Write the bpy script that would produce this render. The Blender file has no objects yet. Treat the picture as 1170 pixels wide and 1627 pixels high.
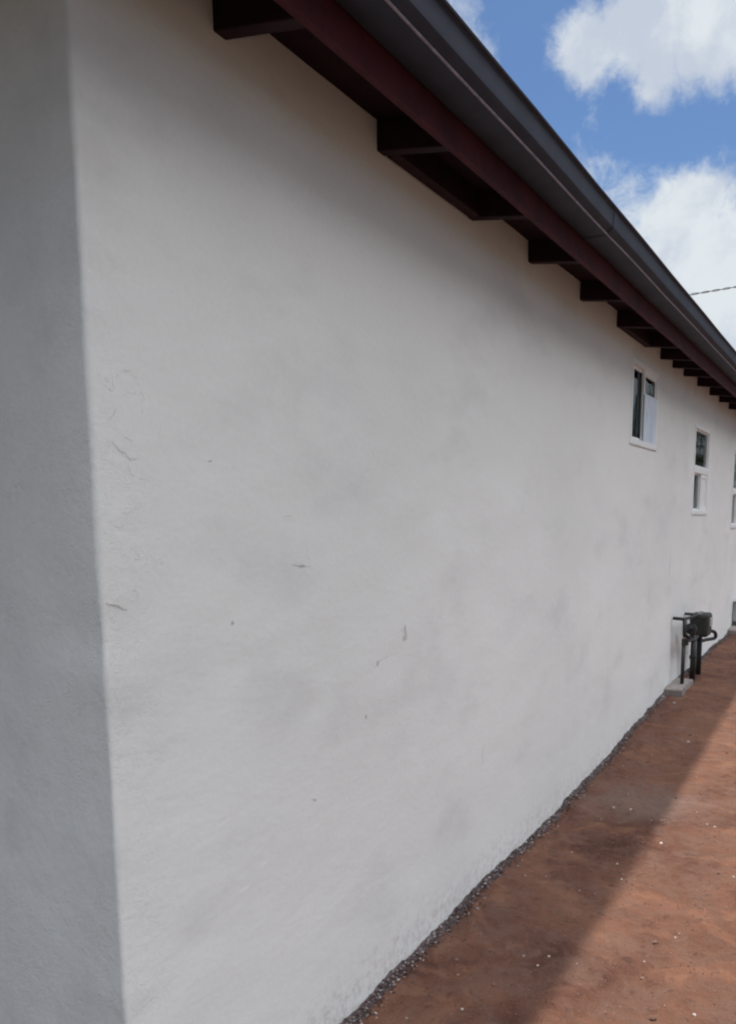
import bpy, bmesh, math, random
from mathutils import Vector, Matrix, noise
random.seed(7)
C = bpy.context.scene.collection
S = bpy.context.scene

# ------------------------------------------------------------------ camera
cam = bpy.data.cameras.new('camera'); co = bpy.data.objects.new('camera', cam); C.objects.link(co)
cam.sensor_fit = 'VERTICAL'; cam.sensor_height = 36.0
cam.lens = 36.0 * 1418.58 / 1627.0
cam.shift_y = (1053 - 813.5) / 1627.0
cam.clip_start = 0.05; cam.clip_end = 3000
RX = Vector((0.48359928, -0.87522926, -0.01027039))
DN = Vector((-0.14660054, -0.06942356, -0.98675663))
FW = Vector((0.86292527, 0.47870044, -0.16188226))
m = Matrix((RX, -DN, -FW)).transposed().to_4x4(); m.translation = Vector((0, 0, 1.5))
co.matrix_world = m
S.camera = co
S.render.resolution_x = 737; S.render.resolution_y = 1024

# ------------------------------------------------------------------ light
SUN = Vector((0.50, 0.052, 1.0)).normalized()
sl = bpy.data.lights.new('sun', 'SUN'); sl.energy = 5.0; sl.angle = math.radians(1.4); sl.color = (1.0, 0.93, 0.84)
so = bpy.data.objects.new('sun', sl); C.objects.link(so)
so.rotation_euler = SUN.to_track_quat('Z', 'Y').to_euler(); so.location = (0, 0, 30)
S.view_settings.view_transform = 'Standard'; S.view_settings.look = 'None'
S.view_settings.gamma = 1; S.view_settings.exposure = 0.0
try: S.view_settings.use_curve_mapping = False
except Exception: pass
S.cycles.filter_width = 2.2

SKY_GAIN = 1.0
w = bpy.data.worlds.new('World'); S.world = w; w.use_nodes = True
nt = w.node_tree; nt.nodes.clear()
class G:                                        # tiny node-graph helper
    def __init__(s, nt): s.nt = nt; s.N = nt.nodes; s.L = nt.links
    def put(s, sock, v):
        if v is None: return
        if isinstance(v, bpy.types.NodeSocket): s.L.new(v, sock)
        else:
            try: sock.default_value = v
            except Exception: sock.default_value = (*v, 1) if len(v) == 3 else v
    def m(s, op, a, b=None, c=None, clamp=False):
        n = s.N.new('ShaderNodeMath'); n.operation = op; n.use_clamp = clamp
        s.put(n.inputs[0], a); s.put(n.inputs[1], b); s.put(n.inputs[2], c); return n.outputs[0]
    def v(s, op, a, b=None):
        n = s.N.new('ShaderNodeVectorMath'); n.operation = op
        s.put(n.inputs[0], a)
        if op == 'SCALE': s.put(n.inputs['Scale'], b)
        else: s.put(n.inputs[1], b)
        return n.outputs['Value'] if op in ('DISTANCE', 'LENGTH', 'DOT_PRODUCT') else n.outputs[0]
    def mr(s, x, a, b, c=0.0, d=1.0, kind='SMOOTHSTEP'):
        n = s.N.new('ShaderNodeMapRange'); n.interpolation_type = kind; n.clamp = True
        s.put(n.inputs[0], x)
        for i, q in enumerate((a, b, c, d)): s.put(n.inputs[1 + i], q)
        return n.outputs[0]
    def noise(s, vec, scale, detail=4, rough=0.55, dist=0.0, color=False):
        n = s.N.new('ShaderNodeTexNoise'); s.put(n.inputs['Vector'], vec)
        n.inputs['Scale'].default_value = scale; n.inputs['Detail'].default_value = detail
        n.inputs['Roughness'].default_value = rough; n.inputs['Distortion'].default_value = dist
        return n.outputs['Color' if color else 'Fac']
    def mix(s, f, a, b, mode='MIX'):
        n = s.N.new('ShaderNodeMix'); n.data_type = 'RGBA'; n.blend_type = mode
        s.put(n.inputs[0], f); s.put(n.inputs[6], a if not isinstance(a, tuple) else (*a, 1)); s.put(n.inputs[7], b if not isinstance(b, tuple) else (*b, 1))
        return n.outputs[2]
    def vor(s, vec, scale, feature='F1'):
        n = s.N.new('ShaderNodeTexVoronoi'); n.feature = feature; s.put(n.inputs['Vector'], vec)
        n.inputs['Scale'].default_value = scale; return n.outputs['Distance']
g = G(nt)
tc = nt.nodes.new('ShaderNodeTexCoord'); D = tc.outputs['Generated']
sky = nt.nodes.new('ShaderNodeTexSky'); sky.sky_type = 'NISHITA'; sky.sun_disc = False
sky.sun_elevation = math.asin(SUN.z); sky.sun_rotation = math.atan2(SUN.x, SUN.y)
sky.air_density = 1.0; sky.dust_density = 0.6; sky.ozone_density = 1.5
# clouds, as a field over the direction of the sky
warp = g.v('SCALE', g.v('SUBTRACT', g.noise(D, 9, 3, .6, color=True), (.5, .5, .5)), 0.05)
DW = g.v('ADD', D, warp)
blobs = [((.874, .253, .414), .042, .95), ((.880, .237, .412), .038, .9), ((.885, .222, .425), .045, .9), ((.892, .190, .425), .062, 1.0), ((.900, .149, .420), .066, 1.0), ((.906, .196, .376), .026, .85), ((.902, .190, .392), .034, .9), ((.910, .150, .395), .030, .85),
         ((.94, .172, .270), .062, 1.0), ((.962, .138, .230), .092, 1.1), ((.937, .205, .278), .030, .85), ((.957, .120, .245), .046, 1.0),
         ((.970, .149, .192), .14, 1.1), ((.93, .27, .19), .16, 1.0), ((.822, .355, .445), .06, .50)]
f = None
for c, r, wt in blobs:
    n = math.sqrt(sum(q * q for q in c)); c = tuple(q / n for q in c)
    d = g.v('DISTANCE', DW, c)
    k = g.mr(d, 0.0, r * 1.55, wt, 0.0)
    f = k if f is None else g.m('MAXIMUM', f, k)
inview = g.mr(g.v('DISTANCE', D, (.91, .2, .36)), .26, .45, 1.0, 0.0)
broad = g.mr(g.noise(D, 2.2, 5, .6), .40, .60, 0.0, 1.0)
base = g.m('MULTIPLY', broad, g.m('SUBTRACT', 1.0, inview))
f = g.m('MAXIMUM', f, base)
nz = g.noise(DW, 14, 9, .68)
fld = g.m('ADD', f, g.m('MULTIPLY', g.m('SUBTRACT', nz, .5), 1.45))
mask = g.mr(fld, .26, .74)
shade = g.noise(g.v('ADD', DW, (.02, .01, .03)), 11, 6, .6)
ccol = g.mix(g.mr(shade, .36, .64), (5.6, 6.2, 7.2), (7.7, 8.2, 8.5))
sepd = nt.nodes.new('ShaderNodeSeparateXYZ'); nt.links.new(D, sepd.inputs[0])
side = g.mr(sepd.outputs['Y'], -.35, .12, 1.0, 0.0); high = g.mr(sepd.outputs['Z'], .40, .88)
bright = g.m('ADD', 1.0, g.m('MULTIPLY', side, g.m('SUBTRACT', g.m('MULTIPLY', high, 8.2), .40)))  # unseen high clouds on the open side, boosted to light the long wall
bright = g.m('MULTIPLY', bright, g.mr(sepd.outputs['X'], -.7, .0, .70, 1.0))  # unseen clouds behind the camera, dimmed to keep the end wall darker
ccol = g.v('SCALE', g.mix(side, ccol, (7.35, 7.55, 7.75)), bright)
skyc = g.mix(1.0, sky.outputs[0], (.55, .71, .90), 'MULTIPLY')
col = g.mix(g.m('MULTIPLY', mask, .97), skyc, ccol)
bg = nt.nodes.new('ShaderNodeBackground'); bg.inputs[1].default_value = 0.10
nt.links.new(col, bg.inputs[0])
ow = nt.nodes.new('ShaderNodeOutputWorld'); nt.links.new(bg.outputs[0], ow.inputs[0])

# ------------------------------------------------------------------ materials
def mat(name, color=(.5, .5, .5), rough=.7, metal=0.0, spec=.5):
    M = bpy.data.materials.new(name); M.use_nodes = True
    b = M.node_tree.nodes['Principled BSDF']
    b.inputs['Base Color'].default_value = (*color, 1); b.inputs['Roughness'].default_value = rough
    b.inputs['Metallic'].default_value = metal; b.inputs['Specular IOR Level'].default_value = spec
    return M, G(M.node_tree), b
def bump(g, b, h, strength=.3, dist=.01):
    n = g.N.new('ShaderNodeBump'); n.inputs['Strength'].default_value = strength; n.inputs['Distance'].default_value = dist
    g.put(n.inputs['Height'], h); g.L.new(n.outputs[0], b.inputs['Normal'])
def pos(g):
    n = g.N.new('ShaderNodeNewGeometry'); return n.outputs['Position']

def mottled(name, c1, c2, scale=8, rough=.7, bs=.2, bd=.003, bscale=60, metal=0, spec=.5):
    M, g, b = mat(name, c1, rough, metal, spec); P = pos(g)
    g.put(b.inputs['Base Color'], g.mix(g.mr(g.noise(P, scale, 6, .6), .35, .65), c1, c2))
    bump(g, b, g.noise(P, bscale, 5, .6), bs, bd)
    return M

def stucco():
    M, g, b = mat('grey_plaster', rough=.88, spec=.25); P = pos(g)
    PS = g.v('MULTIPLY', P, (.40, 1, .80))
    big = g.mr(g.noise(PS, 1.6, 4, .5), .3, .7)
    col = g.mix(big, (.735, .736, .712), (.80, .80, .775))
    mid = g.mr(g.noise(g.v('ADD', PS, (2, 0, 5)), 4.5, 5, .6), .50, .80)
    col = g.mix(g.m('MULTIPLY', mid, .46), col, (.55, .545, .53))
    pt = g.mr(g.noise(g.v('ADD', PS, (3, 1, 7)), 3.2, 6, .62), .54, .72)
    col = g.mix(g.m('MULTIPLY', pt, .26), col, (.56, .56, .575))
    lt = g.mr(g.noise(g.v('ADD', PS, (8, 1, 2)), 7, 5, .6), .55, .75)
    col = g.mix(g.m('MULTIPLY', lt, .25), col, (.84, .83, .815))
    fine = g.mr(g.noise(P, 70, 4, .6), .3, .7)
    col = g.mix(g.m('MULTIPLY', fine, .07), col, (.42, .40, .38))
    # faint splash of red soil along the foot of the wall
    sp = g.N.new('ShaderNodeSeparateXYZ'); g.L.new(P, sp.inputs[0])
    sploc = g.m('MULTIPLY', g.mr(g.m('ADD', sp.outputs['Z'], g.m('MULTIPLY', g.noise(P, 14, 5, .7), .22)), .12, .30, 1, 0), g.mr(g.noise(P, 45, 4, .7), .45, .62))
    col = g.mix(g.m('MULTIPLY', sploc, .35), col, (.40, .29, .24))
    # hairline cracks in a few places
    Pw = g.v('ADD', P, g.v('SCALE', g.v('SUBTRACT', g.noise(P, 9, 4, .7, color=True), (.5, .5, .5)), .16))
    cr = g.mr(g.vor(Pw, 7.5, 'DISTANCE_TO_EDGE'), .0, .013, 1, 0)
    where = None
    for c, r in [((1.36, 1.3, 1.72), .18), ((1.38, 1.3, 1.58), .15), ((1.32, 1.3, 1.32), .11), ((1.40, 1.3, 1.42), .10),
                 ((2.55, 1.3, 1.10), .10), ((1.96, 1.3, 1.39), .10), ((3.72, 1.3, 1.5), .14), ((2.42, 1.3, 1.66), .12), ((1.27, 1.5, 1.5), .12)]:
        k = g.mr(g.v('DISTANCE', P, c), r * .3, r, 1, 0); where = k if where is None else g.m('MAXIMUM', where, k)
    brk = g.mr(g.noise(P, 17, 4, .6), .47, .58)
    crack = g.m('MULTIPLY', g.m('MULTIPLY', cr, where), brk)
    col = g.mix(g.m('MULTIPLY', crack, .35), col, (.30, .28, .27))
    # small nicks and trowel marks
    nick = None
    for c, r, sq in [((1.684, 1.3, 1.254), .009, 1), ((2.027, 1.3, .717), .007, 1), ((2.328, 1.3, .893), .009, 1), ((2.60, 1.3, 1.125), .016, .5),
                     ((2.585, 1.3, 1.105), .012, 1), ((2.404, 1.3, 1.047), .013, 1), ((1.99, 1.3, 1.374), .012, 1.8), ((3.05, 1.3, .62), .009, .3),
                     ((3.30, 1.3, .56), .012, .25), ((7.13, 1.3, 1.105), .035, .3), ((1.62, 1.3, 1.62), .007, 1.4)]:
        q = g.v('MULTIPLY', g.v('SUBTRACT', Pw, c), (1 / sq, 1, sq))
        q = g.v('ADD', q, g.v('SCALE', g.v('SUBTRACT', Pw, P), -0.85))
        k = g.mr(g.v('LENGTH', q), r * .4, r, 1, 0); nick = k if nick is None else g.m('MAXIMUM', nick, k)
    col = g.mix(g.m('MULTIPLY', nick, .5), col, (.27, .25, .25))
    for c, r, sq in [((1.693, 1.3, .583), .009, 3.4), ((1.78, 1.3, .62), .006, 3)]:
        q = g.v('MULTIPLY', g.v('SUBTRACT', P, c), (1 / sq, 1, sq * .8)); col = g.mix(g.m('MULTIPLY', g.mr(g.v('LENGTH', q), r * .5, r, 1, 0), .7), col, (.88, .87, .86))
    g.put(b.inputs['Base Color'], col)
    h = g.m('ADD', g.m('MULTIPLY', g.noise(PS, 4.0, 5, .6), 1.9), g.m('MULTIPLY', g.noise(g.v('MULTIPLY', P, (.7, 1, 1)), 14, 5, .6), .30))
    h = g.m('ADD', h, g.m('MULTIPLY', g.noise(P, 110, 3, .6), .05))
    # arc-shaped trowel sweeps near the corner and scattered patches
    h = g.m('ADD', h, g.m('MULTIPLY', g.m('MULTIPLY', g.noise(Pw, 26, 5, .65, .8), where), .22))
    sx_ = g.N.new('ShaderNodeSeparateXYZ'); g.L.new(P, sx_.inputs[0])
    edge = g.m('MULTIPLY', g.mr(sx_.outputs['X'], 1.30, 1.50, 1, 0), g.mr(g.noise(P, 3.5, 3, .5), .38, .6))
    ridg = g.m('ABSOLUTE', g.m('SUBTRACT', g.noise(g.v('ADD', Pw, (1, 4, 2)), 15, 6, .68), .5))
    h = g.m('SUBTRACT', h, g.m('MULTIPLY', g.m('MULTIPLY', g.mr(ridg, 0, .06, 1, 0), edge), .20))
    h = g.m('ADD', h, g.m('MULTIPLY', g.m('MULTIPLY', g.noise(Pw, 11, 5, .6), edge), .5))
    h = g.m('SUBTRACT', h, g.m('MULTIPLY', g.m('MAXIMUM', crack, nick), .16))
    bump(g, b, h, .26, .014)
    return M

def soil():
    M, g, b = mat('red_soil', rough=.95, spec=.12); P = pos(g)
    big = g.mr(g.noise(P, 1.7, 6, .6, .6), .3, .7)
    col = g.mix(big, (.088, .038, .027), (.190, .092, .060))
    mid = g.mr(g.noise(P, 7.5, 8, .68, .8), .40, .66)
    col = g.mix(g.m('MULTIPLY', mid, .75), col, (.165, .097, .073))
    org = g.mr(g.noise(g.v('ADD', P, (5, 2, 0)), 3.6, 5, .6, 1.0), .52, .66)
    col = g.mix(g.m('MULTIPLY', org, .45), col, (.27, .132, .080))
    gr = g.mr(g.v('DISTANCE', g.v('ADD', P, g.v('SCALE', g.v('SUBTRACT', g.noise(P, 6, 5, .6, color=True), (.5,) * 3), .5)), (4.7, .92, 0)), .12, .42, 1, 0)
    col = g.mix(g.m('MULTIPLY', gr, .55), col, (.18, .13, .112))
    drk = g.mr(g.noise(P, 19, 7, .74), .55, .66)
    col = g.mix(g.m('MULTIPLY', drk, .55), col, (.062, .036, .030))
    grit = g.mr(g.noise(P, 120, 3, .6), .62, .72)
    col = g.mix(g.m('MULTIPLY', grit, .45), col, (.33, .25, .21))
    # ground out of view, darkened to cut the warm bounce onto the walls
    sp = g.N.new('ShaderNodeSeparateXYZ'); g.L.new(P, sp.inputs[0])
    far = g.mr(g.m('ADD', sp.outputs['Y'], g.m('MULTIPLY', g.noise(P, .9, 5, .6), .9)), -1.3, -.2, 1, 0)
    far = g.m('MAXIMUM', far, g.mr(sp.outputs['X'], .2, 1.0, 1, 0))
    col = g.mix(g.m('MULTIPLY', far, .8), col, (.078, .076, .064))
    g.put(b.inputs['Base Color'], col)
    h = g.m('ADD', g.m('MULTIPLY', g.noise(P, 22, 7, .7), .6), g.m('MULTIPLY', g.noise(P, 90, 5, .7), .35))
    bump(g, b, h, .95, .026)
    return M

M_wall = stucco(); M_soil = soil()
M_foot = mottled('rough_concrete', (.055, .042, .042), (.15, .115, .11), 34, .95, 1.0, .012, 90)
M_crack = mottled('plaster_crack', (.36, .35, .345), (.58, .57, .56), 45, .95)
M_lip = mottled('plaster_lip_highlight', (.76, .75, .74), (.82, .81, .80), 45, .9)
M_pad = mottled('pale_concrete', (.22, .185, .17), (.30, .26, .24), 14, .9, .3, .004, 80)
M_rafter = mottled('dark_stained_wood', (.013, .0025, .0045), (.022, .004, .007), 12, .75, .3, .003, 70, spec=.25)
M_deck = mottled('dark_roof_boards', (.012, .002, .005), (.018, .003, .007), 9, .85, .2, .003, 50, spec=.2)
M_fascia = mottled('red_brown_paint', (.046, .008, .012), (.075, .012, .018), 7, .65, .25, .003, 40, spec=.15)
M_gut = mottled('charcoal_gutter_paint', (.028, .030, .046), (.038, .041, .060), 5, .62, .12, .002, 30, spec=.22)
M_bead = mottled('gutter_edge_highlight', (.17, .14, .17), (.28, .23, .27), 40, .4, .2, .002, 90)  # highlight along the gutter's bottom front edge, painted as a lighter colour
M_roof = mottled('roof_shingle', (.10, .085, .08), (.16, .14, .13), 20, .9, .6, .006, 60)
M_vinyl = mottled('white_vinyl', (.80, .80, .79), (.86, .86, .85), 9, .45, .05, .001, 30)
M_inner = mottled('dim_interior', (.03, .027, .026), (.045, .04, .038), 3, .9)
M_film = mottled('bluish_film', (.60, .67, .80), (.74, .78, .87), 9, .30, .6, .006, 14)
M_curt = mottled('grey_curtain', (.62, .61, .61), (.72, .70, .70), 6, .9)
M_pipe = mottled('dark_pipe_iron', (.010, .011, .011), (.022, .022, .021), 50, .55, .3, .001, 200, spec=.5)
M_meter = mottled('meter_black_green', (.016, .018, .015), (.03, .032, .027), 30, .6, .3, .001, 120)
M_cab = mottled('cabinet_grey_green', (.34, .34, .325), (.40, .40, .385), 9, .6)
M_cabdark = mottled('cabinet_base_dark', (.10, .10, .095), (.14, .14, .13), 9, .7)
M_wood = mottled('weathered_pole_wood', (.15, .11, .08), (.24, .18, .13), 14, .9)
M_blk = mottled('cable_black', (.06, .06, .065), (.09, .09, .09), 50, .7)
M_alu = mottled('cable_aluminium', (.50, .52, .54), (.60, .62, .64), 50, .5, metal=.3)
M_stone = mottled('pale_stone', (.42, .35, .31), (.56, .49, .44), 60, .85, .5, .002, 200)
def crumbs_mat():
    M, g, b = mat('concrete_crumbs', rough=.92, spec=.2)
    n = g.N.new('ShaderNodeNewGeometry')
    rnd = n.outputs['Random Per Island']
    c = g.mix(g.mr(rnd, .0, .45, kind='LINEAR'), (.040, .027, .027), (.125, .085, .078))
    c = g.mix(g.mr(rnd, .72, .80, kind='LINEAR'), c, (.25, .21, .21))
    c = g.mix(g.mr(rnd, .93, .95, kind='LINEAR'), c, (.50, .46, .45))
    g.put(b.inputs['Base Color'], c); return M
M_crumb = crumbs_mat()
def dirtcrumb_mat():
    M, g, b = mat('soil_crumbs', rough=.95, spec=.1)
    n = g.N.new('ShaderNodeNewGeometry'); rnd = n.outputs['Random Per Island']
    c = g.mix(g.mr(rnd, .0, .8, kind='LINEAR'), (.09, .05, .038), (.22, .13, .10))
    c = g.mix(g.mr(rnd, .93, .95, kind='LINEAR'), c, (.40, .34, .30))
    g.put(b.inputs['Base Color'], c); return M
M_clod = dirtcrumb_mat()
def glass():
    M = bpy.data.materials.new('window_glass'); M.use_nodes = True; g = G(M.node_tree); g.N.clear()
    tr = g.N.new('ShaderNodeBsdfTransparent'); tr.inputs[0].default_value = (.72, .76, .75, 1)
    gl = g.N.new('ShaderNodeBsdfGlossy'); gl.inputs['Roughness'].default_value = .02; gl.inputs['Color'].default_value = (.7, .74, .74, 1)
    fr = g.N.new('ShaderNodeFresnel'); fr.inputs[0].default_value = 1.28
    mx = g.N.new('ShaderNodeMixShader'); g.L.new(fr.outputs[0], mx.inputs[0]); g.L.new(tr.outputs[0], mx.inputs[1]); g.L.new(gl.outputs[0], mx.inputs[2])
    bn = g.N.new('ShaderNodeBump'); bn.inputs['Strength'].default_value = .15; bn.inputs['Distance'].default_value = .01
    g.L.new(g.noise(pos(g), 5, 2), bn.inputs['Height']); g.L.new(bn.outputs[0], gl.inputs['Normal'])
    o = g.N.new('ShaderNodeOutputMaterial'); g.L.new(mx.outputs[0], o.inputs[0]); return M
M_glass = glass()

# ------------------------------------------------------------------ mesh helpers
def obj(name, verts, faces, material, parent=None, smooth=False):
    me = bpy.data.meshes.new(name); me.from_pydata([tuple(v) for v in verts], [], faces); me.update()
    if smooth: me.polygons.foreach_set('use_smooth', [True] * len(me.polygons))
    me.materials.append(material)
    o = bpy.data.objects.new(name, me); C.objects.link(o)
    if parent: o.parent = parent; o.matrix_parent_inverse = Matrix.Identity(4)
    return o
class MB:
    def __init__(s): s.v = []; s.f = []
    def box(s, a, b, jit=0):
        x0, y0, z0 = a; x1, y1, z1 = b; n = len(s.v)
        s.v += [Vector(p) for p in ((x0, y0, z0), (x1, y0, z0), (x1, y1, z0), (x0, y1, z0), (x0, y0, z1), (x1, y0, z1), (x1, y1, z1), (x0, y1, z1))]
        s.f += [tuple(n + i for i in q) for q in ((3, 2, 1, 0), (4, 5, 6, 7), (0, 1, 5, 4), (1, 2, 6, 5), (2, 3, 7, 6), (3, 0, 4, 7))]; return s
    def tube(s, pts, r, seg=12, cap=True):
        pts = [Vector(p) for p in pts]; rings = []
        rs = r if isinstance(r, (list, tuple)) else [r] * len(pts)
        prev = None
        for i, p in enumerate(pts):
            t = (pts[min(i + 1, len(pts) - 1)] - pts[max(i - 1, 0)]).normalized()
            if prev is None:
                u = t.orthogonal().normalized()
            else: u = (prev - t * prev.dot(t)).normalized()
            prev = u; w_ = t.cross(u); n = len(s.v)
            s.v += [p + (u * math.cos(2 * math.pi * k / seg) + w_ * math.sin(2 * math.pi * k / seg)) * rs[i] for k in range(seg)]
            rings.append(n)
        for a, b in zip(rings, rings[1:]):
            for k in range(seg): s.f.append((a + k, a + (k + 1) % seg, b + (k + 1) % seg, b + k))
        if cap:
            s.f.append(tuple(reversed(range(rings[0], rings[0] + seg)))); s.f.append(tuple(range(rings[-1], rings[-1] + seg)))
        return s
    def sweep_x(s, prof, xs, closed=False):     # profile of (y, z) swept along x
        n = len(s.v); k = len(prof)
        for x in xs:
            s.v += [Vector((x, y, z)) for y, z in prof]
        for i in range(len(xs) - 1):
            for j in range(k if closed else k - 1):
                a = n + i * k + j; b = n + i * k + (j + 1) % k
                s.f.append((a, b, b + k, a + k))
        if closed: s.f.append(tuple(range(n, n + k))); s.f.append(tuple(reversed(range(n + (len(xs) - 1) * k, n + len(xs) * k))))
        return s
    def rock(s, c, r, rng, squash=.6, rough=.35):
        bm = bmesh.new(); bmesh.ops.create_icosphere(bm, subdivisions=1, radius=1.0)
        n = len(s.v); rot = Matrix.Rotation(rng.uniform(0, 6.28), 3, 'Z') @ Matrix.Rotation(rng.uniform(-.4, .4), 3, 'X')
        sx, sy, sz = rng.uniform(.75, 1.3), rng.uniform(.6, 1.0), rng.uniform(.7, 1.0) * squash
        for v in bm.verts:
            k = 1 + rng.uniform(-rough, rough)
            p = rot @ Vector((v.co.x * sx * k, v.co.y * sy * k, v.co.z * sz * k))
            s.v.append(Vector(c) + p * r)
        s.f += [tuple(n + v.index for v in f.verts) for f in bm.faces]; bm.free(); return s
    def build(s, name, material, parent=None, smooth=False, bevel=0):
        o = obj(name, s.v, s.f, material, parent, smooth)
        if bevel:
            b = o.modifiers.new('bevel', 'BEVEL'); b.width = bevel; b.segments = 2; b.limit_method = 'ANGLE'
        return o
def thing(name, label, cat, loc=(0, 0, 0), group=None):
    o = bpy.data.objects.new(name, None); C.objects.link(o); o.location = loc
    o['label'] = label; o['category'] = cat
    if group: o['group'] = group
    return o
def tag(o, label=None, cat=None, group=None, kind=None):
    for k, v in (('label', label), ('category', cat), ('group', group), ('kind', kind)):
        if v: o[k] = v
    return o

# ------------------------------------------------------------------ ground
WY = 1.3                                        # wall plane
CX = 1.272                                      # near corner of the house
def lerp(tab, x):
    if x <= tab[0][0]: return tab[0][1]
    for (a, p), (b, q) in zip(tab, tab[1:]):
        if x <= b: t = (x - a) / (b - a); return p + (q - p) * t
    return tab[-1][1]
GT = [(-3, -.06), (2.2, -.053), (3.4, -.03), (4.87, -.012), (5.8, .03), (6.8, .075), (7.5, .110), (9.0, .12), (11, .135), (20, .15)]
def g0(x, y): return lerp(GT, x)
def gz(x, y):
    p = Vector((x, y, 0)); z = g0(x, y)
    z += .022 * (noise.noise(p * 1.3) )
    near = max(0.0, 1 - max(0, abs(x - 6) - 7) / 6) * max(0.0, 1 - max(0, -y - 1.5) / 4)
    if near > 0:
        z += near * (.008 * noise.noise(p * 5.1) + .006 * noise.noise(p * 13.0 + Vector((4, 1, 0))) + .0042 * noise.noise(p * 31) + .0024 * noise.noise(p * 67))
        q = noise.noise(p * 9 + Vector((9, 0, 0)))
        z += near * max(0, q - .28) * .02
        if y > .9: z += .014 * max(0, (y - 1.12) / .18) * (1 + .9 * noise.noise(p * 7))
    return z
def spread(a, b, step, far, n):
    mid = []; x = a
    while x < b: mid.append(x); x += step
    k = 1.0; lo = []; hi = []; d = step; x = a
    for i in range(n):
        d *= far; x -= d; lo.append(x)
    d = step; x = mid[-1]
    for i in range(n):
        d *= far; x += d; hi.append(x)
    return lo[::-1] + mid + hi
xs = spread(1.4, 6.2, .013, 1.0, 0); x = xs[-1]
while x < 12.5: x += .03; xs.append(x)
d = .03
while x < 700: d *= 1.25; x += d; xs.append(x)
x = 1.4; d = .013
while x > -700: d *= 1.25; x -= d; xs.insert(0, x)
ys = spread(-.1, 1.37, .012, 1.0, 0); y = ys[-1]; d = .012
while y < 700: d *= 1.3; y += d; ys.append(y)
y = -.1; d = .012
while y > -700: d *= 1.25; y -= d; ys.insert(0, y)
V = [(x, y, gz(x, y)) for x in xs for y in ys]; ny = len(ys)
F = [(i * ny + j, (i + 1) * ny + j, (i + 1) * ny + j + 1, i * ny + j + 1) for i in range(len(xs) - 1) for j in range(ny - 1)]
gr = obj('ground', V, F, M_soil, smooth=True); tag(gr, kind='structure')

# ------------------------------------------------------------------ the house
XE, YE, RIDGE = 19.0, 9.3, 5.3
SL = .13                                        # roof slope
SOF = 2.615                                     # underside of roof boards at the wall plane
def sof(y): return SOF + SL * ((y if y <= RIDGE else 2 * RIDGE - y) - WY)
house = thing('plastered_house', 'long single storey house with grey plaster walls, dark eaves and small white windows', 'house', (CX, WY, 0))
H = Matrix.Translation((-CX, -WY, 0))
def hb(mb, name, material, parent=None, **k):   # build a part of the house: world coordinates to the house's own
    o = mb.build(name, material, parent or house, **k)
    o.data.transform(H); return o
# windows: x0, x1, z0, z1
WIN = [(5.67, 6.42, 1.935, 2.422), (8.0, 8.77, 1.500, 2.222), (10.53, 11.30, 1.345, 2.172), (14.6, 15.5, 1.4, 2.2)]
R = .011
def zrows():
    z = []; a = -.12
    while a < 2.60: z.append(a); a += .045
    for wnd in WIN: z += [wnd[2], wnd[3]]
    return sorted(set(round(q, 4) for q in z))
rows = zrows()
cols = []                                       # (x, y, nx, ny)
y = YE
while y > WY + R + .02: cols.append((CX, y, -1, 0)); y -= .05 if y < 2.6 else .4
cols += [(CX, WY + R + .012, -1, 0), (CX, WY + R + .003, -1, 0)]
for i in range(7):
    a = math.radians(90 * i / 6); cols.append((CX + R - R * math.cos(a), WY + R - R * math.sin(a), -math.cos(a), -math.sin(a)))
x = CX + R + .03; fx = []
while x < XE: fx.append(x); x += .04 if x < 5 else .12
for wnd in WIN: fx += [wnd[0], wnd[1]]
fx = sorted(set(round(q, 4) for q in fx + [XE, CX + R + .003, CX + R + .012]))
cols += [(q, WY, 0, -1) for q in fx]
def wob(x, y, z):
    p = Vector((x, y, z))
    k = .004 * noise.noise(p * 1.7) + .0022 * noise.noise(p * 5.5)
    if abs(x - CX) < .12 and abs(y - WY) < .12: k += .006 * noise.noise(Vector((z * 4.3, 2, 1))) + .0045 * noise.noise(Vector((z * 13, 5, 1))) + .002 * noise.noise(Vector((z * 34, 5, 1)))
    for a in WIN:
        if a[0] - .02 < x < a[1] + .02 and a[2] - .02 < z < a[3] + .02: k = 0
    return k
v = []; nr = len(rows) + 1
for (x, y, nx, nyy) in cols:
    for j in range(nr):
        z = rows[j] if j < len(rows) else sof(y) - .002
        if j == 0: z = gz(x, y) - .10
        k = wob(x, y, z); v.append(Vector((x + nx * k, y + nyy * k, z)))
fc = []
for i in range(len(cols) - 1):
    for j in range(nr - 1):
        xm = (cols[i][0] + cols[i + 1][0]) / 2; zm = (v[i * nr + j].z + v[i * nr + j + 1].z) / 2
        if cols[i][1] == WY and any(a[0] < xm < a[1] and a[2] < zm < a[3] for a in WIN): continue
        fc.append((i * nr + j, (i + 1) * nr + j, (i + 1) * nr + j + 1, i * nr + j + 1))
mb = MB(); mb.v = v; mb.f = fc
# reveals, and the far and back walls
for a in WIN:
    n = len(mb.v); ring = [(a[0], a[2]), (a[1], a[2]), (a[1], a[3]), (a[0], a[3])]
    for yy in (WY, WY + .12): mb.v += [Vector((p, yy, q)) for p, q in ring]
    for k in range(4): mb.f.append((n + k, n + (k + 1) % 4, n + 4 + (k + 1) % 4, n + 4 + k))
n = len(mb.v)
mb.v += [Vector(p) for p in ((XE, WY, -.1), (XE, WY, sof(WY)), (XE, RIDGE, sof(RIDGE)), (XE, YE, sof(YE)), (XE, YE, -.1), (CX, YE, -.1), (CX, YE, sof(YE)))]
mb.f += [(n, n + 1, n + 2, n + 3, n + 4), (n + 4, n + 3, n + 6, n + 5)]
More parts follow.
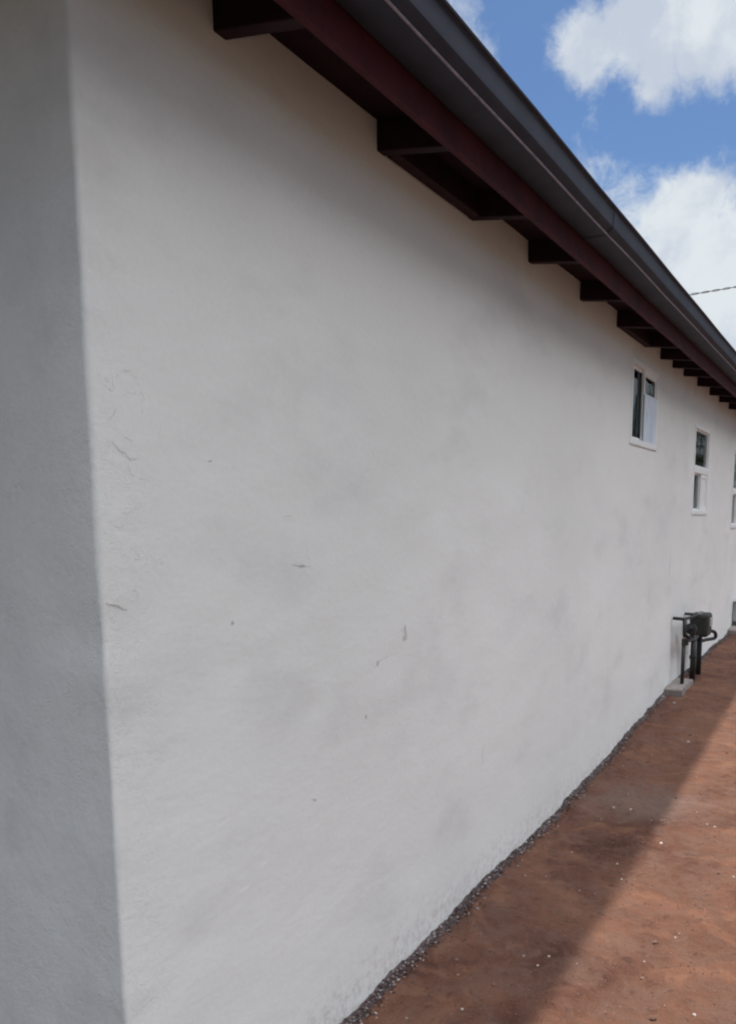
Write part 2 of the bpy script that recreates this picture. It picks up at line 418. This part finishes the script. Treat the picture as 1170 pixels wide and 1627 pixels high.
# hairline cracks and nicks of the plaster: (x, z) points and width in mm, in the wall's own mesh
CRACKS = [([(1.35, 1.759), (1.355, 1.747), (1.362, 1.738)], 1.6), ([(1.32, 1.649), (1.334, 1.638), (1.354, 1.629), (1.368, 1.618), (1.391, 1.62)], 2.2), ([(1.361, 1.609), (1.364, 1.596), (1.37, 1.587), (1.388, 1.58), (1.418, 1.579)], 1.5), ([(1.28, 1.339), (1.301, 1.331), (1.323, 1.324), (1.345, 1.317)], 2.2), ([(1.324, 1.519), (1.337, 1.513), (1.351, 1.507)], 1.5), ([(1.363, 1.789), (1.384, 1.791)], 1.3), ([(1.395, 1.782), (1.406, 1.776)], 1.3), ([(1.356, 1.359), (1.372, 1.351), (1.374, 1.338)], 1.6), ([(1.311, 1.687), (1.323, 1.695), (1.335, 1.712)], 1.2), ([(1.31, 1.486), (1.329, 1.484), (1.343, 1.488)], 1.2), ([(1.363, 1.42), (1.383, 1.417)], 1.2), ([(1.352, 1.662), (1.374, 1.653)], 1.2), ([(2.558, 1.135), (2.588, 1.121), (2.608, 1.103), (2.58, 1.092)], 3.0), ([(2.36, 1.053), (2.386, 1.04), (2.413, 1.056), (2.504, 1.065)], 1.8), ([(1.936, 1.38), (1.983, 1.371), (2.028, 1.369)], 2.4), ([(1.904, 1.501), (1.953, 1.505)], 1.6), ([(2.317, 0.902), (2.323, 0.891)], 2.6), ([(2.012, 0.726), (2.034, 0.713)], 2.8), ([(1.678, 1.255), (1.69, 1.252)], 3), ([(7.119, 1.145), (7.146, 1.062)], 9)]
nf0 = len(mb.f)
def ribbon(pts, wmm, off, lift):
    P = []
    for a, b in zip(pts, pts[1:]):
        L = math.hypot(b[0] - a[0], b[1] - a[1]); k = max(2, int(L / .006))
        for i in range(k):
            t = i / k; P.append((a[0] + (b[0] - a[0]) * t, a[1] + (b[1] - a[1]) * t))
    P.append(pts[-1])
    Q = [(x + .004 * noise.noise(Vector((x * 60, z * 60, 3))), z + .004 * noise.noise(Vector((x * 60, z * 60, 9)))) for x, z in P]
    n0 = len(mb.v)
    for i, (x, z) in enumerate(Q):
        a = Q[max(i - 1, 0)]; b = Q[min(i + 1, len(Q) - 1)]; L = math.hypot(b[0] - a[0], b[1] - a[1]) or 1
        nx_, nz_ = -(b[1] - a[1]) / L, (b[0] - a[0]) / L
        if nz_ > 0: nx_, nz_ = -nx_, -nz_
        t = i / (len(Q) - 1); ww = wmm * .00072 * (.25 + .75 * math.sin(math.pi * min(1, t * .92 + .06))) * (.7 + .6 * abs(noise.noise(Vector((x * 90, z * 90, 1)))))
        for sgn in (-.5, .5):
            xx, zz = x + nx_ * (sgn * ww + off * ww), z + nz_ * (sgn * ww + off * ww)
            mb.v.append(Vector((xx, WY - wob(xx, WY, zz) - lift, zz)))
    for i in range(len(Q) - 1): mb.f.append((n0 + 2 * i, n0 + 2 * i + 2, n0 + 2 * i + 3, n0 + 2 * i + 1))
for pts, wmm in CRACKS: ribbon(pts, wmm, 0, .0008)
nf1 = len(mb.f)
for pts, wmm in CRACKS[1:8:2] + CRACKS[3:4]: ribbon(pts, wmm * 1.2, 1.1, .0012)  # pale strips beside some cracks: painted highlight on the peeling plaster lip
wl = hb(mb, 'wall', M_wall, smooth=True)
wl.data.materials.append(M_crack); wl.data.materials.append(M_lip)
for i in range(nf0, len(wl.data.polygons)): wl.data.polygons[i].material_index = 1 if i < nf1 else 2
# dark rooms behind the windows
mb = MB().box((CX + .2, WY + .14, .2), (XE - .2, WY + 3.2, 2.58))
rm = hb(mb, 'interior_room', M_inner); 
for p in list(rm.data.polygons): pass
bm = bmesh.new(); bm.from_mesh(rm.data)
kill = [f_ for f_ in bm.faces if abs(f_.calc_center_median().y - .14) < .02]; bmesh.ops.delete(bm, geom=kill, context='FACES')
bm.to_mesh(rm.data); bm.free()

# rough footing that shows under the ragged foot of the plaster
mb = MB(); fxs = []; x = CX - .03
while x < XE: fxs.append(x); x += .012 if x < 6.5 else (.03 if x < 12 else .3)
K = 6
for x in fxs:
    zg = gz(x, WY - .02); p = Vector((x * 9, 0, 3))
    top = .022 + .014 * noise.noise(Vector((x * 5, 1, 2))) + .010 * noise.noise(Vector((x * 23, 4, 1))) + .005 * noise.noise(Vector((x * 70, 4, 1)))
    top = max(top * .75, -.004); out = .017 + .011 * noise.noise(Vector((x * 6, 8, 2)))
    for k, (dy, dz) in enumerate(((.012, top), (-.006, top), (-out * .8, top * .72), (-out * 1.3, top * .3), (-out * 1.5, -.002), (-out * 1.7, -.03))):
        q = Vector((x * 40, k * 1.7, 5)); e = .0050 if 0 < k < 5 else 0
        mb.v.append(Vector((x, WY + dy + e * noise.noise(q), zg + dz + e * 1.2 * noise.noise(q + Vector((9, 9, 9))))))
for i in range(len(fxs) - 1):
    for k in range(K - 1): mb.f.append((i * K + k + 1, i * K + k, (i + 1) * K + k, (i + 1) * K + k + 1))
hb(mb, 'footing', M_foot)

# roof deck
mb = MB(); T = .05
prof = [(1.085, sof(1.085)), (RIDGE, sof(RIDGE)), (YE + .22, sof(YE + .22)), (YE + .22, sof(YE + .22) + T), (RIDGE, sof(RIDGE) + T), (1.03, sof(1.03) + T), (1.03, sof(1.03) + T - .008), (1.085, sof(1.085) + T - .008)]
mb.sweep_x(prof, [.62, XE + .5], closed=True); hb(mb, 'roof_deck', M_deck)
mb = MB(); T2 = T + .003
prof = [(1.025, sof(1.025) + T2), (RIDGE, sof(RIDGE) + T2), (YE + .25, sof(YE + .25) + T2), (YE + .25, sof(YE + .25) + T2 + .012), (RIDGE, sof(RIDGE) + T2 + .012), (1.025, sof(1.025) + T2 + .012)]
mb.sweep_x(prof, [.60, XE + .52], closed=True); hb(mb, 'roof', M_roof)
# gable-end barge board
mb = MB()
for y0, y1 in ((1.09, RIDGE), (RIDGE, YE + .2)):
    n = len(mb.v)
    for x in (.60, .62):
        mb.v += [Vector((x, y0, sof(y0) - .13)), Vector((x, y1, sof(y1) - .13)), Vector((x, y1, sof(y1) + .05)), Vector((x, y0, sof(y0) + .05))]
    mb.f += [tuple(n + i for i in q) for q in ((0, 1, 2, 3), (7, 6, 5, 4), (0, 4, 5, 1), (3, 2, 6, 7), (0, 3, 7, 4), (1, 5, 6, 2))]
hb(mb, 'barge_board', M_fascia)
# rafters
def rafter_mb(x0):
    mb = MB(); n = 0
    y0, y1 = 1.088, WY + .10
    for x in (x0, x0 + .045):
        mb.v += [Vector((x, y1, 2.530 + SL * (y1 - WY))), Vector((x, y0, 2.530 + SL * (y0 - WY))), Vector((x, y0, sof(y0) - .001)), Vector((x, y1, sof(y1) - .001))]
    mb.f += [(0, 1, 2, 3), (7, 6, 5, 4), (0, 4, 5, 1), (3, 2, 6, 7), (0, 3, 7, 4), (1, 5, 6, 2)]
    return mb
RAF = [.99, 1.691, 2.43, 3.10, 3.745, 4.511, 5.242, 5.93, 6.466, 6.888, 7.343, 7.979, 8.64, 9.22, 9.9, 10.5, 11.1, 11.75, 12.4, 13.1, 13.8, 14.5, 15.2, 15.9, 16.6, 17.3, 18.0, 18.7]
for x in RAF: hb(rafter_mb(x), 'rafter', M_rafter, bevel=.003)
for a, b in ((2.475, 3.10), (5.287, 5.93)):     # solid blocking closing two of the bays
    mb = MB().box((a, WY - .045, 2.5265), (b, WY - .006, SOF - .008)); hb(mb, 'blocking_board', M_rafter, bevel=.003)
# fascia with slight waves along its length
fxs = [.622 + i * .35 for i in range(int((XE - .1) / .35) + 2)]
def wave(mb, amp=.002):
    for q in mb.v: q.z += amp * noise.noise(Vector((q.x * 1.1, 3, 0))); q.y += amp * noise.noise(Vector((q.x * 1.3, 8, 0)))
    return mb
mb = MB().sweep_x([(1.065, 2.496), (1.0855, 2.496), (1.0855, 2.640), (1.065, 2.640)], fxs, closed=True)
hb(wave(mb), 'fascia_board', M_fascia)
# rain gutter: floor, ogee front, rolled lip, thin wall
def thick(prof, t):
    out = []
    for i, (y, z) in enumerate(prof):
        a = prof[max(i - 1, 0)]; b = prof[min(i + 1, len(prof) - 1)]
        dy, dz = b[0] - a[0], b[1] - a[1]; L = math.hypot(dy, dz); out.append((y + dz / L * t * -1, z + dy / L * t * 1))
    return out
gp = [(1.064, 2.655), (1.064, 2.585), (1.060, 2.575), (.972, 2.5755), (.9665, 2.579), (.960, 2.586), (.950, 2.594), (.9445, 2.600), (.9435, 2.610), (.9425, 2.635), (.9405, 2.656), (.936, 2.660), (.930, 2.662), (.928, 2.667), (.931, 2.6715), (.939, 2.671), (.943, 2.665)]
inner = [(y + (0.0014 if y < 1.0 else -.0014), z + .0014) for y, z in gp]
gut = MB().sweep_x(gp + inner[::-1], fxs, closed=True)
gt = hb(wave(gut, .0025), 'gutter', M_gut, smooth=False)
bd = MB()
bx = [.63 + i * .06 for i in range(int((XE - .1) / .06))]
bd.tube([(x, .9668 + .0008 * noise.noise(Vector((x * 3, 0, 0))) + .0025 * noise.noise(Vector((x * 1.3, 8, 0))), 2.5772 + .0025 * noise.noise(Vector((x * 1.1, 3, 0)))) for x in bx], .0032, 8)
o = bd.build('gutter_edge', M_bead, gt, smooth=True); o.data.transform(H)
# joints in the gutter
for x in (3.7, 9.4, 14.9):
    mb = MB().sweep_x([(q[0] + (-.002 if q[0] < 1.05 else 0), q[1] - .0025 if q[1] < 2.6 else q[1]) for q in gp[2:11]] , [x, x + .07]); hb(wave(mb, .0025), 'gutter_joint', M_gut, parent=None)

# windows --------------------------------------------------------------
def frame_mb(x0, x1, z0, z1, wd, y0, y1):
    mb = MB()
    mb.box((x0, y0, z0), (x1, y1, z0 + wd)); mb.box((x0, y0, z1 - wd), (x1, y1, z1))
    mb.box((x0, y0, z0 + wd), (x0 + wd, y1, z1 - wd)); mb.box((x1 - wd, y0, z0 + wd), (x1, y1, z1 - wd)); return mb
def window(i, slider):
    x0, x1, z0, z1 = WIN[i]
    fr = frame_mb(x0 - .010, x1 + .010, z0 - .010, z1 + .010, .034, WY - .006, WY + .075)
    win = hb(fr, 'window', M_vinyl, bevel=.004)
    def sub(mb, name, m_, **k):
        o = mb.build(name, m_, win, **k); o.data.transform(H); return o
    a, b, c, d = x0 + .024, x1 - .024, z0 + .024, z1 - .024
    if slider:
        xm = x0 + (x1 - x0) * .50
        sub(frame_mb(a, xm + .02, c, d, .016, WY + .018, WY + .034), 'sash', M_vinyl, bevel=.002)
        sub(MB().box((a + .016, WY + .024, c + .016), (xm - .002, WY + .028, d - .016)), 'pane', M_glass)
        s = frame_mb(xm - .03, b, c, d, .034, WY + .002, WY + .0175)
        sub(s, 'sash', M_vinyl, bevel=.002)
        zb = c + (d - c) * .66
        sub(MB().box((xm + .004, WY + .003, zb - .012), (b - .034, WY + .0165, zb + .012)), 'rail', M_vinyl, bevel=.002)
        sub(MB().box((xm + .004, WY + .010, zb + .012), (b - .034, WY + .013, d - .034)), 'pane', M_glass)
        # bluish protective film over the lower part of the sliding sash, slightly wavy
        fm = MB(); nx, nz = 10, 12
        fx0, fx1, fz0, fz1 = xm - .032, b + .006, c - .012, zb + .004
        for q in range(nx + 1):
            for r in range(nz + 1):
                X = fx0 + (fx1 - fx0) * q / nx; Z = fz0 + (fz1 - fz0) * r / nz
                fm.v.append(Vector((X, WY - .004 + .002 * noise.noise(Vector((X * 9, Z * 5, 1))), Z)))
        for q in range(nx):
            for r in range(nz): k = q * (nz + 1) + r; fm.f.append((k, k + nz + 1, k + nz + 2, k + 1))
        o = sub(fm, 'protective_film', M_film, smooth=True); o['label'] = 'bluish white protective film on the lower sliding pane'
        cur = MB(); pr = []
        for q in range(40): X = x0 + .02 + q * .0095; pr.append((X, WY + .085 + .007 * math.sin(q * 1.05) + .004 * math.sin(q * .37)))
        for X, Y in pr: cur.v += [Vector((X, Y, z0)), Vector((X, Y, z1))]
        for q in range(39): cur.f.append((2 * q, 2 * q + 2, 2 * q + 3, 2 * q + 1))
        sub(cur, 'curtain', M_curt, smooth=True)
    else:
        zm = z0 + (z1 - z0) * (.50 if i == 1 else .46)
        sub(MB().box((a, WY - .003, zm - .026), (b, WY + .052, zm + .026)), 'rail', M_vinyl, bevel=.003)
        sub(frame_mb(a, b, zm + .026, d, .014, WY + .010, WY + .030), 'sash', M_vinyl, bevel=.002)
        sub(MB().box((a + .014, WY + .016, zm + .040), (b - .014, WY + .020, d - .014)), 'pane', M_glass)
        xm = x0 + (x1 - x0) * .55
        sub(frame_mb(a, xm, c, zm - .026, .014, WY + .018, WY + .034), 'sash', M_vinyl, bevel=.002)
        sub(frame_mb(xm, b, c, zm - .026, .034, WY + .002, WY + .0175), 'sash', M_vinyl, bevel=.002)
        sub(MB().box((a + .014, WY + .024, c + .014), (xm - .002, WY + .028, zm - .040)), 'pane', M_glass)
        o = sub(MB().box((xm + .034, WY + .008, c + .034), (b - .034, WY + .012, zm - .060)), 'screen_panel', M_vinyl)
    sub(MB().box((x0 - .010, WY - .009, z0 - .016), (x1 + .010, WY - .001, z0 - .0105)), 'sill', M_vinyl, bevel=.004)
    return win
w0 = window(0, True); w0['label'] = 'small sliding window with a film-covered lower pane'
w1 = window(1, False); w1['label'] = 'tall window split by a white rail into dark upper and lower panes'
window(2, False); window(3, False)
# ------------------------------------------------------------------ gas meter
Z0 = 1.5
gm = thing('gas_meter', 'black gas meter with three iron pipes standing on a pale concrete pad by the wall', 'gas meter', (7.35, 1.208, .12))
GI = Matrix.Translation((-7.35, -1.22, -.12))
def gb(mb, name, m_, **k):
    o = mb.build(name, m_, gm, **k); o.data.transform(GI); return o
def arc(pts, n=5):                               # round the corners of a path
    out = [Vector(pts[0])]
    for a, b, c in zip(pts, pts[1:], pts[2:]):
        a, b, c = Vector(a), Vector(b), Vector(c); r = min(.03, (a - b).length * .45, (c - b).length * .45)
        p = b + (a - b).normalized() * r; q = b + (c - b).normalized() * r
        for i in range(n + 1):
            t = i / n; out.append(p * (1 - t) ** 2 + b * 2 * t * (1 - t) + q * t * t)
    out.append(Vector(pts[-1])); return out
padz = .152
gb(MB().tube(arc([(7.33, 1.305, .678), (7.33, 1.222, .674), (7.90, 1.200, .648)]), .013, 12), 'pipe', M_pipe, smooth=True)
gb(MB().tube([(7.34, 1.218, .672), (7.345, 1.216, .56), (7.36, 1.214, .535)], .015, 12), 'pipe', M_pipe, smooth=True)
gb(MB().tube(arc([(7.36, 1.214, .548), (7.52, 1.205, .50), (7.62, 1.20, .47), (7.77, 1.200, .46)]), .015, 12), 'pipe', M_pipe, smooth=True)
gb(MB().tube([(7.35, 1.218, padz - .06), (7.35, 1.218, .49)], .015, 14), 'riser_pipe', M_pipe, smooth=True)
gb(MB().tube([(7.35, 1.218, .485), (7.60, 1.206, .475)], .014, 14), 'pipe', M_pipe, smooth=True)
gb(MB().tube([(7.72, 1.200, padz - .06), (7.72, 1.200, .50)], .023, 14), 'riser_pipe', M_pipe, smooth=True)
gb(MB().tube([(8.06, 1.205, .10), (8.06, 1.205, .54)], .022, 14), 'riser_pipe', M_pipe, smooth=True)
gb(MB().tube([(7.86, 1.235, .660), (7.86, 1.305, .660)], .012, 12), 'pipe', M_pipe, smooth=True)
# regulator: a flat round housing with a bonnet
mb = MB(); 
mb.tube([(7.55, 1.205, .575), (7.60, 1.203, .560)], [.045, .045], 20)
mb.tube([(7.50, 1.207, .588), (7.55, 1.205, .575)], [.018, .024], 16)
mb.tube([(7.60, 1.203, .560), (7.625, 1.202, .553), (7.66, 1.200, .545)], [.045, .03, .018], 20)
gb(mb, 'regulator', M_pipe, smooth=False, bevel=.003)
for x, z in ((7.36, .49), (7.72, .50), (8.06, .50)): gb(MB().tube([(x, 1.21, z - .025), (x, 1.21, z + .025)], .027, 8), 'fitting', M_pipe)
gb(MB().tube([(7.72, 1.2, .30), (7.72, 1.2, .33)], .03, 6), 'fitting', M_pipe)
gb(MB().tube([(7.36, 1.19, .50), (7.40, 1.13, .505)], .008, 8).tube([(7.40, 1.135, .50), (7.47, 1.13, .53)], .007, 8), 'valve_handle', M_pipe)
# meter body with rounded case, top bosses and index cover
mb = MB(); mb.box((7.83, 1.110, .470), (8.06, 1.262, .662))
gb(mb, 'meter_body', M_meter, bevel=.022)
for x in (7.89, 8.00): gb(MB().tube([(x, 1.19, .645), (x, 1.19, .672)], .017, 12), 'meter_boss', M_cab)
gb(MB().box((7.89, 1.100, .555), (8.00, 1.112, .625)), 'index_cover', M_cab, bevel=.004)
gb(MB().tube(arc([(8.05, 1.20, .50), (8.20, 1.19, .49), (8.24, 1.105, .475), (8.26, 1.10, .415), (8.20, 1.17, .405), (8.06, 1.205, .405)]), .015, 12), 'pipe', M_pipe, smooth=True)
# concrete pad under it, with uneven edges
def slab(x0, x1, y0, y1, z0, z1, jag=.01):
    mb = MB(); n = 14
    per = []
    for i in range(n): per.append((x0 + (x1 - x0) * i / n, y0))
    for i in range(8): per.append((x1, y0 + (y1 - y0) * i / 8))
    for i in range(n): per.append((x1 - (x1 - x0) * i / n, y1))
    for i in range(8): per.append((x0, y1 - (y1 - y0) * i / 8))
    P = []
    for (x, y) in per:
        q = Vector((x * 7, y * 7, 2)); k = 0 if y > 1.295 else 1
        P.append((x + jag * noise.noise(q), y + k * jag * noise.noise(q + Vector((5, 5, 5)))))
    for z in (z0, z1 - .008): mb.v += [Vector((x, y, z + (.004 * noise.noise(Vector((x * 9, y * 9, 0)))))) for x, y in P]
    cx_, cy_ = (x0 + x1) / 2, (y0 + y1) / 2
    mb.v += [Vector((cx_ + (x - cx_) * .96, cy_ + (y - cy_) * .96, z1 + .003 * noise.noise(Vector((x * 9, y * 9, 4))))) for x, y in P]
    L = len(P)
    for k in (0, 1):
        for i in range(L): mb.f.append((k * L + i, k * L + (i + 1) % L, (k + 1) * L + (i + 1) % L, (k + 1) * L + i))
    mb.f.append(tuple(2 * L + i for i in range(L))); return mb
pd = slab(7.10, 7.62, 1.160, 1.296, .02, padz, .03).build('concrete_pad', M_pad)
pd.data.transform(Matrix.Translation((-7.4, -1.2, -.1))); pd.location = (7.4, 1.2, .1)
tag(pd, 'pale uneven concrete pad under the gas meter at the foot of the wall', 'concrete pad')

# ------------------------------------------------------------------ cabinet further along
cb = thing('utility_cabinet', 'low grey utility cabinet against the far end of the wall at the right edge', 'utility box', (11.2, 1.2, .16))
CI = Matrix.Translation((-11.2, -1.2, -.16))
def cbb(mb, name, m_, **k):
    o = mb.build(name, m_, cb, **k); o.data.transform(CI); return o
cbb(MB().box((11.12, 1.15, .245), (11.70, 1.297, .47)), 'case', M_cab, bevel=.01)
cbb(MB().box((11.10, 1.14, .47), (11.72, 1.297, .482)), 'lid', M_cab, bevel=.004)
cbb(MB().box((11.14, 1.155, .195), (11.68, 1.295, .245)), 'base', M_cabdark)
cbb(MB().box((11.17, 1.142, .265), (11.65, 1.149, .455)).box((11.57, 1.128, .35), (11.59, 1.1415, .39)), 'door', M_cab, bevel=.003)
p2 = slab(10.75, 12.0, 1.12, 1.296, .05, .195, .02).build('concrete_pad', M_pad)
p2.data.transform(Matrix.Translation((-11.2, -1.2, -.1))); p2.location = (11.2, 1.2, .1)
tag(p2, 'pale concrete slab under the low grey cabinet at the right edge', 'concrete pad')

# ------------------------------------------------------------------ loose stuff
rng = random.Random(3)
mb = MB()
for i in range(5200):                           # crumbs of plaster and concrete along the foot of the wall
    x = 1.9 + 9.5 * rng.random() ** 1.5
    wd = .5 + .9 * noise.noise(Vector((x * 3.1, 2, 2)))
    if rng.random() > .55 + wd * .5: continue
    d = abs(rng.gauss(0, .021 * max(.3, .45 + wd))); yy = WY - .012 - d
    r = rng.uniform(.0018, .0055) * (1.35 if rng.random() < .12 else 1)
    zz = gz(x, yy) + (max(0, .022 - d * .6) if d < .036 else 0)
    mb.rock((x, yy, zz + r * .25), r, rng, .75, .3)
cr = mb.build('wall_rubble', M_crumb); tag(cr, 'dark and pale crumbs of plaster heaped along the foot of the wall', 'rubble', kind='stuff')
mb = MB()
for i in range(4200):
    x = 1.9 + 8.5 * rng.random() ** 1.3; yy = rng.uniform(-.2, 1.26)
    if x > 6 and rng.random() < .5: continue
    r = rng.uniform(.0015, .0045) * (rng.uniform(1.7, 3.0) if rng.random() < .05 else 1)
    mb.rock((x, yy, gz(x, yy) + r * .2), r, rng, .65, .3)
cl = mb.build('soil_crumbs', M_clod); tag(cl, 'small reddish clods and grit scattered over the soil', 'grit', kind='stuff')
STONES = [(2.876, .877, .0072, 'right pebble of the close pair of pale pebbles on the shaded soil near the bottom'),
          (2.833, .955, .0075, 'left pebble of the close pair of pale pebbles on the shaded soil near the bottom'),
          (2.800, .892, .0062, 'pale pebble just below and between the close pair on the shaded soil'),
          (2.435, 1.021, .0070, 'pale pebble nearest the bottom edge on the shaded soil by the wall foot'),
          (3.622, .799, .0075, 'nearer of two pale pebbles just inside the edge of the shadow'),
          (3.810, .862, .0070, 'farther of two pale pebbles just inside the edge of the shadow'),
          (4.575, 1.065, .010, 'pale stone on the grey patch of shaded soil, the one nearer the wall'),
          (4.563, .974, .010, 'pale stone on the grey patch of shaded soil, the one nearer the sunlight'),
          (5.911, .914, .013, 'flat pale stone on shaded soil halfway between the grey patch and the meter'),
          (6.860, 1.175, .017, 'pale stone on shaded soil just in front of the concrete pad of the meter'),
          (2.732, .365, .0105, 'largest pale stone on the sunlit soil in the bottom right corner'),
          (3.234, .511, .0080, 'pale stone on the sunlit soil above the bottom right corner one'),
          (4.150, .740, .0120, 'pale stone on sunlit soil right against the edge of the shadow'),
          (3.844, .386, .0090, 'pale stone on the sunlit soil at the right edge of the picture'),
          (4.440, .579, .0090, 'farthest pale stone on the sunlit soil near the right edge')]
for (x, yy, r, lab) in STONES:
    o = MB().rock((0, 0, 0), r, rng, .7, .22).build('stone', M_stone, smooth=False)
    s_ = o.modifiers.new('round', 'SUBSURF'); s_.levels = 1; s_.render_levels = 1
    o.location = (x, yy, gz(x, yy) + r * .25)
    tag(o, lab, 'stone', 'pale stones scattered over the red soil')

# ------------------------------------------------------------------ overhead cable and its poles
def cz(y): return 1.5 + 5.63 + .0052 * (y - 8.5) ** 2 - .012 * (4 - y) * 0
cbl = thing('power_cable', 'thin twisted overhead cable crossing the cloudy sky above the gutter', 'cable', (26, 4, cz(4)))
KI = Matrix.Translation((-26, -4, -cz(4)))
n = 620; yy0, yy1 = -5.0, 22.0
ctr = [(26, yy0 + (yy1 - yy0) * i / n) for i in range(n + 1)]
mb = MB().tube([(26, y, cz(y)) for _, y in ctr], .007, 5); o = mb.build('neutral_wire', M_alu, cbl); o.data.transform(KI)
for ph in (0, math.pi):
    mb = MB().tube([(26 + .019 * math.sin(y * 2 * math.pi / .52 + ph), y, cz(y) + .019 * math.cos(y * 2 * math.pi / .52 + ph)) for _, y in ctr], .008, 5)
    o = mb.build('insulated_wire', M_blk, cbl); o.data.transform(KI)
for y, lab in ((-5.0, 'wooden utility pole carrying the near end of the overhead cable'), (22.0, 'wooden utility pole behind the house carrying the far end of the cable')):
    t = thing('utility_pole', lab, 'utility pole', (26, y, .1), 'utility poles holding the overhead cable')
    MB().tube([(0, 0, -.3), (0, 0, 4), (0, 0, 8.9)], [.15, .13, .10], 16).build('pole', M_wood, t, smooth=True)
    MB().box((-.06, -.9, 8.25), (.06, .9, 8.37)).build('crossarm', M_wood, t, bevel=.01)
    for q in (-.8, 0.0, .8): MB().tube([(0, q, 8.37), (0, q, 8.45), (0, q, 8.5)], [.03, .045, .02], 10).build('insulator', M_cab, t)

# ------------------------------------------------------------------ tree out beyond the end of the wall (seen reflected in the window panes)
def leaf_mat():
    M, g, b = mat('dark_foliage', rough=.6, spec=.3)
    n = g.N.new('ShaderNodeNewGeometry')
    g.put(b.inputs['Base Color'], g.mix(n.outputs['Random Per Island'], (.028, .045, .018), (.07, .10, .04))); return M
M_leaf = leaf_mat(); M_bark = mottled('tree_bark', (.07, .05, .04), (.14, .11, .09), 18, .95, .8, .01, 40)
def tree(x, y, h, r, seed, lab):
    rg = random.Random(seed); t = thing('tree', lab, 'tree', (x, y, .1), 'trees beyond the end of the wall')
    tr = MB(); tips = []
    tr.tube([(0, 0, -.2), (.05, .02, h * .2), (.0, .08, h * .42), (.05, .05, h * .7)], [.17, .13, .10, .04], 10)
    for i in range(9):
        a = i * 2.4; z0_ = h * (.22 + .045 * i); l = r * rg.uniform(.6, .95)
        p1 = Vector((math.cos(a) * l * .5, math.sin(a) * l * .5, z0_ + l * .35)); p2 = Vector((math.cos(a) * l, math.sin(a) * l, z0_ + l * .55))
        tr.tube([(0, 0, z0_), p1, p2], [.06, .04, .015], 7); tips += [p1, p2]
    tr.build('trunk', M_bark, t, smooth=True)
    cm = MB()
    for i in range(46):
        q = rg.choice(tips) if i < 30 else Vector((0, 0, h * .7))
        c = q + Vector((rg.gauss(0, r * .25), rg.gauss(0, r * .25), rg.gauss(0, r * .18) + .15))
        cr_ = rg.uniform(.35, .75)
        for k in range(150):
            d = Vector((rg.gauss(0, 1), rg.gauss(0, 1), rg.gauss(0, .8))).normalized() * cr_ * rg.random() ** .4
            u = Vector((rg.gauss(0, 1), rg.gauss(0, 1), rg.gauss(0, 1))).normalized(); v_ = u.orthogonal().normalized(); s1 = rg.uniform(.05, .10)
            n0 = len(cm.v); cm.v += [c + d - u * s1, c + d + v_ * s1 * .45, c + d + u * s1, c + d - v_ * s1 * .45]; cm.f.append((n0, n0 + 1, n0 + 2, n0 + 3))
    cm.build('crown', M_leaf, t)
tree(27.5, -2.6, 5.6, 2.1, 4, 'dark green bushy tree nearest the line of the wall')
tree(31.0, -6.5, 6.4, 2.4, 8, 'taller dark green tree farther out from the wall')
